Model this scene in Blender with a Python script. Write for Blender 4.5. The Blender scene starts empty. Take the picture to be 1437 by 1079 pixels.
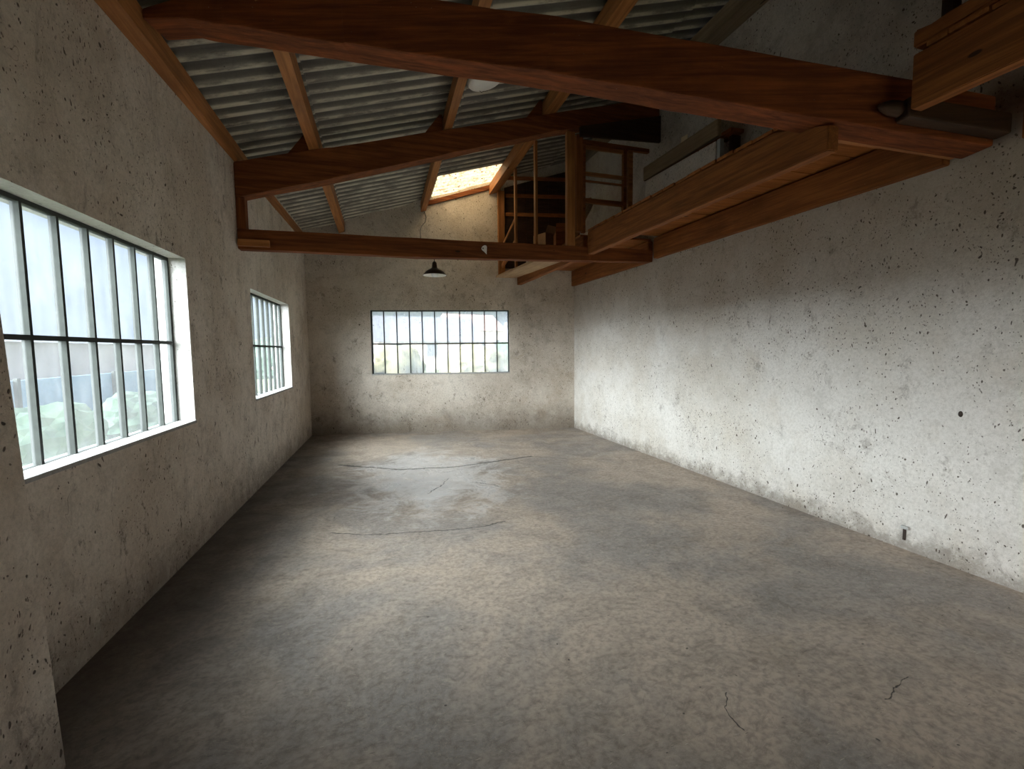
import bpy, bmesh, math, random
from mathutils import Vector, Matrix
random.seed(7)
S = bpy.context.scene
COL = S.collection
PI = math.pi

# ---------------------------------------------------------------- geometry of the room
def XL(y): return -1.504 + 0.0283*y          # inner face of the left wall
def XR(y): return 3.736 - 0.0283*y           # inner face of the right wall
def YB(x): return 8.608 - 0.1697*x           # inner face of the far wall
def ROOF(x): return 3.57 + 0.28*(x + 1.4)    # mid plane of the corrugated sheets
YR = -3.0                                    # rear wall behind the viewer

# ---------------------------------------------------------------- node helpers
class NT:
    def __init__(s, name):
        s.m = bpy.data.materials.new(name); s.m.use_nodes = True
        s.t = s.m.node_tree; s.t.nodes.clear()
        s.out = s.n('ShaderNodeOutputMaterial')
    def n(s, typ, ins=None, **kw):
        nd = s.t.nodes.new(typ)
        for k, v in kw.items(): setattr(nd, k, v)
        for k, v in (ins or {}).items(): s.put(nd.inputs[k], v)
        return nd
    def put(s, sock, v):
        if isinstance(v, bpy.types.NodeSocket): s.t.links.new(v, sock)
        elif isinstance(v, (tuple, list)):
            sock.default_value = tuple(v) + ((1.0,) if sock.type == 'RGBA' and len(v) == 3 else ())
        else: sock.default_value = v
    def math(s, op, a, b=0.0, clamp=False):
        nd = s.n('ShaderNodeMath', {0: a, 1: b}, operation=op); nd.use_clamp = clamp
        return nd.outputs[0]
    def mix(s, f, a, b, blend='MIX'):
        nd = s.n('ShaderNodeMix', data_type='RGBA', blend_type=blend)
        s.put(nd.inputs[0], f); s.put(nd.inputs[6], a); s.put(nd.inputs[7], b)
        return nd.outputs[2]
    def ramp(s, f, lo, hi):
        nd = s.n('ShaderNodeMapRange', {0: f, 1: lo, 2: hi, 3: 0.0, 4: 1.0}); nd.clamp = True
        nd.interpolation_type = 'SMOOTHSTEP'
        return nd.outputs[0]
    def noise(s, vec, scale, detail=6, rough=0.55, dist=0.0):
        return s.n('ShaderNodeTexNoise', {'Vector': vec, 'Scale': scale, 'Detail': detail, 'Roughness': rough, 'Distortion': dist}).outputs[0]
    def mapv(s, vec, scale=(1, 1, 1), loc=(0, 0, 0), rot=(0, 0, 0)):
        return s.n('ShaderNodeMapping', {'Vector': vec, 'Scale': scale, 'Location': loc, 'Rotation': rot}).outputs[0]
    def spots(s, vec, scale, size, keep):
        """sparse flecks: cells of a Voronoi whose random colour passes 'keep'; returns 0..1"""
        v = s.n('ShaderNodeTexVoronoi', {'Vector': vec, 'Scale': scale, 'Randomness': 1.0}, feature='F1')
        sep = s.n('ShaderNodeSeparateColor', {0: v.outputs['Color']})
        r = s.math('MULTIPLY', sep.outputs[0], size)
        d = s.math('SUBTRACT', r, v.outputs['Distance'])
        m = s.ramp(d, 0.0, size*0.25)
        k = s.math('GREATER_THAN', keep, sep.outputs[1])
        return s.math('MULTIPLY', m, k)
    def bsdf(s, **ins):
        nd = s.n('ShaderNodeBsdfPrincipled')
        for k, v in ins.items(): s.put(nd.inputs[k.replace('_', ' ')], v)
        return nd
    def done(s, sh):
        s.t.links.new(sh, s.out.inputs[0]); return s.m

def warp(t, vec, amount, scale):
    nz = t.n('ShaderNodeTexNoise', {'Vector': vec, 'Scale': scale, 'Detail': 3}).outputs[1]
    off = t.n('ShaderNodeVectorMath', {0: nz, 1: (0.5, 0.5, 0.5)}, operation='SUBTRACT').outputs[0]
    off = t.n('ShaderNodeVectorMath', {0: off, 'Scale': amount}, operation='SCALE').outputs[0]
    return t.n('ShaderNodeVectorMath', {0: vec, 1: off}, operation='ADD').outputs[0]

def plaster(name, base, stain, fleck_keep=0.30, dirt=0.5, streak=0.0, high_dirt=None, floor_dirt=0.35, relief=0.6, grime=(0.11, 0.078, 0.052), blots=0.6):
    t = NT(name)
    P = t.n('ShaderNodeNewGeometry').outputs['Position']
    Z = t.n('ShaderNodeSeparateXYZ', {0: P}).outputs[2]
    W = warp(t, P, 0.14, 5)
    big = t.noise(P, 0.8, 8, 0.65)
    mid = t.noise(W, 4.0, 10, 0.75)
    mid2 = t.noise(t.mapv(W, (1, 1, 1), (9, 3, 4)), 1.7, 9, 0.72)
    fine = t.noise(P, 45, 6, 0.75)
    grain = t.noise(P, 150, 2, 0.6)
    st = t.noise(t.mapv(W, (4.5, 4.5, 0.8)), 1.8, 8, 0.7, 0.8)
    c = t.mix(t.ramp(big, 0.36, 0.66), base, stain)
    c = t.mix(t.math('MULTIPLY', t.ramp(mid, 0.48, 0.74), dirt), c, tuple(v*0.50 for v in stain))
    c = t.mix(t.math('MULTIPLY', t.ramp(mid2, 0.53, 0.70), dirt*0.7), c, (stain[0]*0.78, stain[1]*0.68, stain[2]*0.56))
    c = t.mix(t.math('MULTIPLY', t.ramp(t.noise(t.mapv(P, (1, 1, 1), (5, 5, 5)), 2.2, 6, 0.7), 0.55, 0.72), 0.35), c, tuple(min(0.85, v*1.22) for v in base))
    if streak:
        c = t.mix(t.math('MULTIPLY', t.ramp(st, 0.54, 0.70), streak), c, tuple(v*0.42 for v in stain))
        st2 = t.noise(t.mapv(W, (11, 11, 1.6), (2, 6, 0)), 1.8, 7, 0.7, 0.8)
        c = t.mix(t.math('MULTIPLY', t.ramp(st2, 0.60, 0.70), streak), c, grime)
    c = t.mix(t.math('MULTIPLY', t.ramp(fine, 0.38, 0.72), 0.42), c, tuple(v*0.58 for v in stain))
    c = t.mix(t.math('MULTIPLY', t.ramp(grain, 0.5, 0.75), 0.25), c, tuple(v*0.5 for v in stain))
    # splashed dirt along the foot of the wall
    edge = t.math('ADD', Z, t.math('MULTIPLY', t.math('SUBTRACT', t.noise(W, 6, 9, 0.78), 0.5), 0.75))
    foot = t.math('SUBTRACT', 1.0, t.ramp(edge, -0.02, floor_dirt))
    c = t.mix(t.math('MULTIPLY', foot, 0.62), c, (0.12, 0.088, 0.060))
    if high_dirt:
        e2 = t.math('ADD', Z, t.math('MULTIPLY', t.math('SUBTRACT', t.noise(W, 3.5, 9, 0.75), 0.5), 0.9))
        band = t.math('SUBTRACT', 1.0, t.math('MULTIPLY', t.ramp(Z, 2.95, 3.1), 0.75))
        hi = t.math('MULTIPLY', t.ramp(e2, high_dirt[0], high_dirt[1]), band)
        c = t.mix(t.math('MULTIPLY', hi, high_dirt[2]), c, (0.30, 0.225, 0.155))
        sm = t.math('MULTIPLY', band, t.ramp(e2, high_dirt[1]-0.30, high_dirt[1]+0.1))
        sm = t.math('MULTIPLY', sm, t.ramp(mid, 0.45, 0.6))
        c = t.mix(t.math('MULTIPLY', sm, 0.75), c, grime)
    dens = t.ramp(t.noise(P, 1.6, 5, 0.6), 0.34, 0.66)
    k1 = t.math('MULTIPLY', dens, fleck_keep)
    if high_dirt: k1 = t.math('MULTIPLY', k1, t.math('ADD', 0.8, t.math('MULTIPLY', t.ramp(Z, 1.2, 2.7), 1.2)))
    f1 = t.spots(t.mapv(W, (1, 1, 0.6)), 8, 0.105, t.math('MULTIPLY', k1, 0.8))
    f2 = t.spots(t.mapv(W, (1, 1, 0.7), (3, 1, 2)), 22, 0.20, t.math('MULTIPLY', k1, 1.5))
    f3 = t.spots(t.mapv(W, (1, 1, 0.55), (7, 5, 1), (0.5, 0.4, 0.3)), 42, 0.27, t.math('MULTIPLY', k1, 2.0))
    f4 = t.spots(t.mapv(W, (1, 1, 0.6), (2, 8, 5), (0.9, 0.2, 0.4)), 75, 0.33, t.math('MULTIPLY', k1, 2.2))
    f5 = t.spots(t.mapv(W, (1, 1, 0.22), (1, 4, 6), (0.5, 0.5, 0)), 20, 0.16, t.math('MULTIPLY', k1, 0.9))
    fl = t.math('MAXIMUM', t.math('MAXIMUM', f1, f2), t.math('MAXIMUM', t.math('MULTIPLY', f4, 0.8), t.math('MAXIMUM', f3, f5)))
    c = t.mix(t.math('MULTIPLY', fl, 0.88), c, (grime[0]*0.5, grime[1]*0.45, grime[2]*0.42))
    blot = t.noise(t.mapv(W, (1, 1, 0.7), (6, 2, 3)), 6.5, 10, 0.82)
    bl = t.math('MULTIPLY', t.ramp(blot, 0.545, 0.64), t.ramp(t.noise(P, 1.1, 4, 0.6), 0.38, 0.58))
    c = t.mix(t.math('MULTIPLY', bl, blots), c, tuple(v*0.9 for v in grime))
    wv = t.noise(t.mapv(W, (1, 1, 1), (4, 2, 0)), 3.2, 2, 0.5, 1.8)
    ln = t.math('ABSOLUTE', t.math('SUBTRACT', wv, 0.5))
    hair = t.math('MULTIPLY', t.math('SUBTRACT', 1.0, t.ramp(ln, 0.0, 0.005)), t.ramp(t.noise(P, 2.3, 3), 0.52, 0.62))
    c = t.mix(t.math('MULTIPLY', hair, 0.65), c, grime)
    h = t.math('ADD', t.math('MULTIPLY', mid, 1.0), t.math('MULTIPLY', fine, 0.22))
    h = t.math('SUBTRACT', h, t.math('MULTIPLY', fl, 0.35))
    h = t.math('ADD', h, t.math('MULTIPLY', st, 0.9 if streak else 0.2))
    b = t.n('ShaderNodeBump', {'Height': h, 'Strength': relief, 'Distance': 0.035}).outputs[0]
    return t.done(t.bsdf(Base_Color=c, Roughness=0.92, Normal=b).outputs[0])

def wood(name, light, dark, rough=0.55, seed=0.0, grain=1.0, bump=0.4):
    t = NT(name)
    O = t.n('ShaderNodeTexCoord').outputs['Object']
    rnd = t.n('ShaderNodeObjectInfo').outputs['Random']
    off = t.n('ShaderNodeCombineXYZ', {0: t.math('MULTIPLY', rnd, 37.0), 1: t.math('MULTIPLY', rnd, 11.0), 2: seed}).outputs[0]
    V = t.n('ShaderNodeVectorMath', {0: O, 1: off}, operation='ADD').outputs[0]
    G = t.mapv(V, (0.55, 9, 9))
    g1 = t.noise(G, 2.6*grain, 8, 0.65, 0.5)
    g2 = t.noise(t.mapv(V, (1.6, 55, 55)), 1.6, 3, 0.6)
    pat = t.noise(V, 1.1, 6, 0.65)
    c = t.mix(t.ramp(g1, 0.33, 0.68), dark, light)
    c = t.mix(t.math('MULTIPLY', t.ramp(g2, 0.35, 0.75), 0.35), c, tuple(v*0.5 for v in dark))
    c = t.mix(t.math('MULTIPLY', t.ramp(pat, 0.45, 0.72), 0.55), c, tuple(v*0.6 for v in dark))
    kn = t.spots(t.mapv(V, (0.55, 1.4, 1.4)), 5.5, 0.16, 0.22)
    c = t.mix(t.math('MULTIPLY', kn, 0.85), c, (0.02, 0.012, 0.007))
    dust = t.spots(V, 34, 0.10, 0.06)
    c = t.mix(t.math('MULTIPLY', dust, 0.6), c, (0.5, 0.42, 0.33))
    h = t.math('ADD', t.math('MULTIPLY', g1, 0.6), t.math('MULTIPLY', g2, 0.3))
    b = t.n('ShaderNodeBump', {'Height': h, 'Strength': bump, 'Distance': 0.006}).outputs[0]
    return t.done(t.bsdf(Base_Color=c, Roughness=rough, Specular_IOR_Level=0.25, Normal=b).outputs[0])

def plain(name, col, rough=0.6, metal=0.0, mottling=0.25, scale=12, **kw):
    t = NT(name)
    O = t.n('ShaderNodeTexCoord').outputs['Object']
    nz = t.noise(O, scale, 6, 0.65)
    c = t.mix(t.math('MULTIPLY', t.ramp(nz, 0.35, 0.7), mottling), col, tuple(v*0.45 for v in col))
    b = t.n('ShaderNodeBump', {'Height': nz, 'Strength': 0.2, 'Distance': 0.003}).outputs[0]
    return t.done(t.bsdf(Base_Color=c, Roughness=rough, Metallic=metal, Normal=b, **kw).outputs[0])

def seg_crack(t, px, py, pts, width):
    """mask of a thin crack that follows a polyline on the floor"""
    best = None
    for (ax, ay), (bx, by) in zip(pts, pts[1:]):
        dx, dy = bx-ax, by-ay; L2 = dx*dx + dy*dy
        ux = t.math('SUBTRACT', px, ax); uy = t.math('SUBTRACT', py, ay)
        h = t.math('DIVIDE', t.math('ADD', t.math('MULTIPLY', ux, dx), t.math('MULTIPLY', uy, dy)), L2, clamp=True)
        qx = t.math('SUBTRACT', ux, t.math('MULTIPLY', h, dx)); qy = t.math('SUBTRACT', uy, t.math('MULTIPLY', h, dy))
        d = t.math('SQRT', t.math('ADD', t.math('MULTIPLY', qx, qx), t.math('MULTIPLY', qy, qy)))
        best = d if best is None else t.math('MINIMUM', best, d)
    return t.math('SUBTRACT', 1.0, t.ramp(best, width*0.3, width))

def concrete():
    t = NT('worn_concrete')
    P = t.n('ShaderNodeNewGeometry').outputs['Position']
    W = warp(t, P, 0.35, 1.6)
    big = t.noise(W, 0.75, 8, 0.62, 0.4)
    mid = t.noise(W, 3.2, 9, 0.72, 0.5)
    fine = t.noise(P, 30, 6, 0.75)
    grit = t.noise(P, 120, 3, 0.7)
    c = t.mix(t.ramp(big, 0.41, 0.59), (0.50, 0.405, 0.325), (0.32, 0.285, 0.26))
    c = t.mix(t.math('MULTIPLY', t.ramp(mid, 0.42, 0.75), 0.5), c, (0.15, 0.13, 0.11))
    c = t.mix(t.math('MULTIPLY', t.ramp(t.noise(W, 1.9, 7, 0.7), 0.52, 0.72), 0.45), c, (0.36, 0.28, 0.20))
    f2_ = t.noise(t.mapv(W, (1, 1.7, 1), (3, 3, 0), (0, 0, 0.5)), 14, 9, 0.78, 0.8)
    c = t.mix(t.math('MULTIPLY', t.ramp(f2_, 0.47, 0.64), 0.42), c, (0.105, 0.082, 0.064))
    f3_ = t.noise(t.mapv(W, (1, 1.6, 1), (8, 1, 0), (0, 0, -0.5)), 22, 8, 0.78, 1.0)
    c = t.mix(t.math('MULTIPLY', t.ramp(f3_, 0.52, 0.64), 0.55), c, (0.50, 0.43, 0.35))
    c = t.mix(t.math('MULTIPLY', t.ramp(fine, 0.42, 0.66), 0.55), c, (0.13, 0.11, 0.09))
    c = t.mix(t.math('MULTIPLY', t.ramp(grit, 0.52, 0.68), 0.5), c, (0.50, 0.43, 0.35))
    # straw bits and scratches lying in every direction
    for i, (rz, sc, col, k) in enumerate(((0.5, 13, (0.62, 0.54, 0.44), 0.30), (-0.7, 17, (0.60, 0.50, 0.40), 0.26), (1.7, 15, (0.05, 0.04, 0.032), 0.24), (-0.15, 11, (0.045, 0.036, 0.03), 0.10))):
        v = t.mapv(warp(t, P, 0.05, 9), (1, 7, 1), (i*3.1, i*1.7, 0), (0, 0, rz))
        c = t.mix(t.math('MULTIPLY', t.spots(v, sc, 0.16, k), 0.7), c, col)
    dots = t.spots(W, 20, 0.14, 0.22)
    c = t.mix(t.math('MULTIPLY', dots, 0.8), c, (0.04, 0.032, 0.026))
    # dark grime in front of the left wall and in the right corner
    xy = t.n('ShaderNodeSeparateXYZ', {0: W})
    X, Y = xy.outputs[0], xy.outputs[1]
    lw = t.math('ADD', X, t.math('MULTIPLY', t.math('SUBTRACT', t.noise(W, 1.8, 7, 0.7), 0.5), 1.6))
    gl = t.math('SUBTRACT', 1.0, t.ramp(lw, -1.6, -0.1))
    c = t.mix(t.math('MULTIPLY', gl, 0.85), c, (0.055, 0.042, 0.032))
    # smooth worn patch by the far window, with the window's reflection painted in pale
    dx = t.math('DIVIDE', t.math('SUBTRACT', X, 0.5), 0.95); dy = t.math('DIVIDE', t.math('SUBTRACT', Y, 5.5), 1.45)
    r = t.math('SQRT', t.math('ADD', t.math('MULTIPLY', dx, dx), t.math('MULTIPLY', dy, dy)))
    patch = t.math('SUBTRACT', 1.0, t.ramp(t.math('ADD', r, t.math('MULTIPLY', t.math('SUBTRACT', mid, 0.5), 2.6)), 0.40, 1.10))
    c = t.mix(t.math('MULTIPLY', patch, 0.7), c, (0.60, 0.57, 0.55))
    # cracks
    WC = warp(t, warp(t, P, 0.10, 4), 0.04, 24)
    q = t.n('ShaderNodeSeparateXYZ', {0: WC}); cx, cy = q.outputs[0], q.outputs[1]
    cr = seg_crack(t, cx, cy, [(-0.6, 6.35), (0.16, 5.86), (0.88, 5.78), (1.98, 6.03)], 0.028)
    cr = t.math('MAXIMUM', cr, t.math('MULTIPLY', seg_crack(t, cx, cy, [(1.98, 6.03), (2.6, 5.6), (3.3, 5.35)], 0.012), 0.6))
    cr = t.math('MAXIMUM', cr, t.math('MULTIPLY', seg_crack(t, cx, cy, [(-0.45, 3.95), (-0.02, 3.79), (0.64, 3.70), (1.0, 3.78)], 0.011), 0.9))
    cr = t.math('MAXIMUM', cr, seg_crack(t, cx, cy, [(0.42, 4.75), (0.62, 5.05), (0.70, 5.25)], 0.010))
    cr = t.math('MAXIMUM', cr, seg_crack(t, cx, cy, [(0.95, 5.05), (1.12, 4.90), (1.22, 4.72)], 0.010))
    cr = t.math('MAXIMUM', cr, seg_crack(t, cx, cy, [(1.40, 1.56), (1.33, 1.45), (1.34, 1.38)], 0.0035))
    cr = t.math('MAXIMUM', cr, seg_crack(t, cx, cy, [(2.02, 1.34), (2.14, 1.36), (2.27, 1.40)], 0.003))
    c = t.mix(t.math('MULTIPLY', cr, 0.9), c, (0.03, 0.024, 0.02))
    rg = t.math('ADD', 0.50, t.math('MULTIPLY', t.ramp(mid, 0.35, 0.7), 0.25))
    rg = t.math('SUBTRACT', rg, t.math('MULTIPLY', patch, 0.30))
    h = t.math('ADD', t.math('MULTIPLY', mid, 0.9), t.math('MULTIPLY', fine, 0.28))
    h = t.math('SUBTRACT', h, t.math('MULTIPLY', cr, 0.5))
    b = t.n('ShaderNodeBump', {'Height': h, 'Strength': 0.45, 'Distance': 0.014}).outputs[0]
    return t.done(t.bsdf(Base_Color=c, Roughness=rg, Normal=b).outputs[0])

def fibrocement():
    t = NT('grey_corrugated_sheet')
    P = t.n('ShaderNodeNewGeometry').outputs['Position']
    a = t.noise(P, 2.0, 7, 0.7); f = t.noise(P, 60, 4, 0.7)
    st = t.noise(t.mapv(P, (0.6, 9, 0.6)), 2.0, 5, 0.7)
    c = t.mix(t.ramp(a, 0.35, 0.7), (0.23, 0.205, 0.17), (0.125, 0.108, 0.085))
    c = t.mix(t.math('MULTIPLY', t.ramp(st, 0.45, 0.7), 0.5), c, (0.34, 0.33, 0.28))
    c = t.mix(t.math('MULTIPLY', t.ramp(f, 0.45, 0.75), 0.35), c, (0.08, 0.072, 0.06))
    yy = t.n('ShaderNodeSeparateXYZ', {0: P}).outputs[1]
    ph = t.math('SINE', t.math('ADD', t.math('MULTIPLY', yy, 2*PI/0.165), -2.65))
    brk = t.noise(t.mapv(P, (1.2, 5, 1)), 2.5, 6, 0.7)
    rib_glint = t.math('MULTIPLY', t.ramp(ph, 0.70, 0.97), t.ramp(brk, 0.36, 0.58))  # window glints along the ribs, painted as broken pale lines
    c = t.mix(t.math('MULTIPLY', rib_glint, 0.75), c, (0.66, 0.60, 0.46))
    rib_shade = t.ramp(t.math('SINE', t.math('ADD', t.math('MULTIPLY', yy, 2*PI/0.165), -0.7)), 0.1, 0.95)  # shade on the rib flanks, painted as dark bands
    c = t.mix(t.math('MULTIPLY', rib_shade, 0.7), c, (0.065, 0.058, 0.048))
    c = t.mix(t.math('MULTIPLY', t.spots(P, 18, 0.2, 0.14), 0.8), c, (0.05, 0.04, 0.03))
    b = t.n('ShaderNodeBump', {'Height': f, 'Strength': 0.25, 'Distance': 0.004}).outputs[0]
    return t.done(t.bsdf(Base_Color=c, Roughness=0.48, Normal=b).outputs[0])

def dirty_glass(name, veil=0.30, tint=(0.80, 0.87, 0.93)):
    kk = min(1.0, veil*5)
    t = NT(name)
    P = t.n('ShaderNodeNewGeometry').outputs['Position']
    n1 = t.noise(P, 5, 7, 0.7); n2 = t.noise(t.mapv(P, (4, 4, 0.5)), 4, 6, 0.7)
    sp = t.spots(P, 60, 0.22, 0.35)
    f = t.math('ADD', veil, t.math('MULTIPLY', t.math('SUBTRACT', n1, 0.5), 0.25*kk))
    f = t.math('ADD', f, t.math('MULTIPLY', t.math('SUBTRACT', n2, 0.5), 0.2*kk))
    f = t.math('ADD', f, t.math('MULTIPLY', sp, 0.10*kk), clamp=True)
    tr = t.n('ShaderNodeBsdfTransparent', {'Color': tint}).outputs[0]
    tl = t.n('ShaderNodeBsdfTranslucent', {'Color': (0.80, 0.86, 0.92)}).outputs[0]
    gl = t.n('ShaderNodeBsdfGlossy', {'Roughness': 0.08}).outputs[0]
    m = t.n('ShaderNodeMixShader', {0: f}); t.put(m.inputs[1], tr); t.put(m.inputs[2], tl)
    m2 = t.n('ShaderNodeMixShader', {0: 0.05}); t.put(m2.inputs[1], m.outputs[0]); t.put(m2.inputs[2], gl)
    return t.done(m2.outputs[0])

def skylight_mat():
    t = NT('dirty_translucent_sheet')
    P = t.n('ShaderNodeNewGeometry').outputs['Position']
    mo = t.spots(warp(t, P, 0.05, 20), 22, 0.36, 0.62)
    mo2 = t.ramp(t.noise(P, 20, 6, 0.75), 0.46, 0.66)
    f = t.math('MAXIMUM', mo, t.math('MULTIPLY', mo2, 0.7))
    c = t.mix(t.math('MULTIPLY', f, 0.92), (0.50, 0.45, 0.35), (0.10, 0.058, 0.028))
    tl = t.n('ShaderNodeBsdfTranslucent', {'Color': c}).outputs[0]
    tr = t.n('ShaderNodeBsdfTransparent', {'Color': c}).outputs[0]
    m = t.n('ShaderNodeMixShader', {0: 0.75}); t.put(m.inputs[1], tr); t.put(m.inputs[2], tl)
    return t.done(m.outputs[0])

def leafy(name, a, b_):
    t = NT(name)
    P = t.n('ShaderNodeNewGeometry').outputs['Position']
    c = t.mix(t.ramp(t.noise(P, 3, 6, 0.7), 0.35, 0.65), a, b_)
    return t.done(t.bsdf(Base_Color=c, Roughness=0.9).outputs[0])

M = {
 'left':   plaster('grey_stained_plaster', (0.80, 0.72, 0.635), (0.60, 0.51, 0.42), 0.60, 0.62, 0.50, None, 0.40, 0.8, blots=0.75),
 'back':   plaster('beige_stained_plaster', (0.68, 0.61, 0.53), (0.50, 0.425, 0.345), 0.50, 0.62, 0.0, None, 0.62, 0.6, blots=0.7),
 'right':  plaster('whitewashed_plaster', (0.73, 0.695, 0.655), (0.60, 0.545, 0.475), 0.66, 0.32, 0.0, (1.6, 3.0, 0.6), 0.20, 0.45, blots=0.45),
 'reveal': plaster('white_painted_reveal', (0.55, 0.53, 0.51), (0.46, 0.44, 0.41), 0.12, 0.15, 0.0, None, 0.01, 0.3),
 'sill':   plaster('painted_sill', (0.42, 0.41, 0.40), (0.34, 0.33, 0.31), 0.3, 0.3, blots=0.3, floor_dirt=0.01),
 'block':  plaster('white_limewash', (0.88, 0.84, 0.77), (0.78, 0.72, 0.64), 0.4, 0.3, blots=0.4, floor_dirt=0.01),
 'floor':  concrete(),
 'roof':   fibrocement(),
 'truss':  wood('red_brown_old_timber', (0.26, 0.080, 0.022), (0.115, 0.034, 0.010), 0.85),
 'near':   wood('dark_red_timber', (0.29, 0.080, 0.023), (0.115, 0.031, 0.010), 0.85),
 'purlin': wood('orange_brown_pine', (0.49, 0.205, 0.066), (0.29, 0.112, 0.034)),
 'loft':   wood('amber_loft_timber', (0.36, 0.130, 0.036), (0.20, 0.067, 0.019), 0.8),
 'deck':   wood('orange_deck_boards', (0.46, 0.17, 0.045), (0.28, 0.092, 0.022)),
 'pale':   wood('pale_sawn_board', (0.52, 0.34, 0.19), (0.36, 0.22, 0.12)),
 'grey_board': wood('weathered_board', (0.36, 0.27, 0.17), (0.23, 0.165, 0.10)),
 'old':    wood('blackened_timber', (0.075, 0.038, 0.02), (0.035, 0.018, 0.01)),
 'steel':  plain('greenish_painted_steel', (0.035, 0.04, 0.035), 0.85, 0.0, 0.5, 20),
 'enamel': plain('brown_enamel', (0.035, 0.02, 0.014), 0.35),
 'white':  plain('white_enamel', (0.85, 0.83, 0.78), 0.35, mottling=0.1),
 'cable':  plain('black_cable', (0.012, 0.011, 0.010), 0.5),
 'bulb':   plain('frosted_bulb_glass', (0.85, 0.86, 0.88), 0.25, mottling=0.05),
 'iron':   plain('rusty_iron', (0.05, 0.035, 0.028), 0.6, 0.5),
 'greypaint': plain('grey_painted_board', (0.42, 0.42, 0.41), 0.6),
 'card':   plain('brown_cardboard', (0.30, 0.17, 0.08), 0.8),
 'tag':    plain('cream_paper', (0.80, 0.70, 0.48), 0.7, mottling=0.15),
 'pale_plastic': plain('pale_plastic', (0.62, 0.58, 0.50), 0.5),
 'glass':  dirty_glass('dirty_window_glass', 0.020, (0.80, 0.86, 0.90)),
 'glass_far': dirty_glass('dusty_window_glass', 0.30, (0.84, 0.88, 0.92)),
 'glass_clear': dirty_glass('dusty_thin_glass', 0.06, (0.9, 0.9, 0.88)),
 'sky_sheet': skylight_mat(),
 'grass':  leafy('rough_grass', (0.07, 0.09, 0.03), (0.11, 0.12, 0.05)),
 'hedge':  leafy('hedge_leaves', (0.025, 0.06, 0.035), (0.06, 0.10, 0.06)),
 'autumn': leafy('autumn_leaves', (0.15, 0.145, 0.07), (0.20, 0.165, 0.09)),
 'fence':  plain('blue_grey_sheet', (0.14, 0.24, 0.36), 0.6),
 'house':  plain('pale_render', (0.60, 0.50, 0.45), 0.9),
 'barn': plain('pinkish_render', (0.42, 0.36, 0.36), 0.9, mottling=0.3, scale=0.4),
 'barn_roof': plain('grey_sheet_roof', (0.06, 0.06, 0.07), 0.95, scale=0.4),
 'tiles':  plain('slate_roof', (0.14, 0.14, 0.17), 0.8),
 'red':    plain('red_tiles', (0.50, 0.33, 0.30), 0.8),
}

# ---------------------------------------------------------------- object helpers
def link(name, bm, mats, parent=None, smooth=False):
    bmesh.ops.recalc_face_normals(bm, faces=bm.faces)
    me = bpy.data.meshes.new(name); bm.to_mesh(me); bm.free()
    for m in (mats if isinstance(mats, (list, tuple)) else [mats]): me.materials.append(M[m])
    if smooth:
        for p in me.polygons: p.use_smooth = True
    o = bpy.data.objects.new(name, me); COL.objects.link(o)
    if parent: o.parent = parent
    return o

def tag(o, label, cat, group=None):
    o['label'] = label; o['category'] = cat
    if group: o['group'] = group
    return o

def struct(o):
    o['kind'] = 'structure'; return o

def empty(name, loc=(0, 0, 0)):
    o = bpy.data.objects.new(name, None); COL.objects.link(o); o.location = loc
    o.empty_display_size = 0.1
    return o

def hexa(bm, v, mat=0):
    """v: 8 points, bottom loop 0-3, top loop 4-7"""
    vs = [bm.verts.new(p) for p in v]
    for f in ((0, 3, 2, 1), (4, 5, 6, 7), (0, 1, 5, 4), (1, 2, 6, 5), (2, 3, 7, 6), (3, 0, 4, 7)):
        bm.faces.new([vs[i] for i in f]).material_index = mat
    return vs

def box(bm, x0, x1, y0, y1, z0, z1, mat=0):
    return hexa(bm, [(x0, y0, z0), (x1, y0, z0), (x1, y1, z0), (x0, y1, z0), (x0, y0, z1), (x1, y0, z1), (x1, y1, z1), (x0, y1, z1)], mat)

def bevel(bm, w, seg=2):
    bmesh.ops.recalc_face_normals(bm, faces=bm.faces)
    ed = [e for e in bm.edges if len(e.link_faces) == 2 and e.calc_face_angle(0) > 0.5]
    bmesh.ops.bevel(bm, geom=ed, offset=w, segments=seg, affect='EDGES', profile=0.6)

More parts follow.
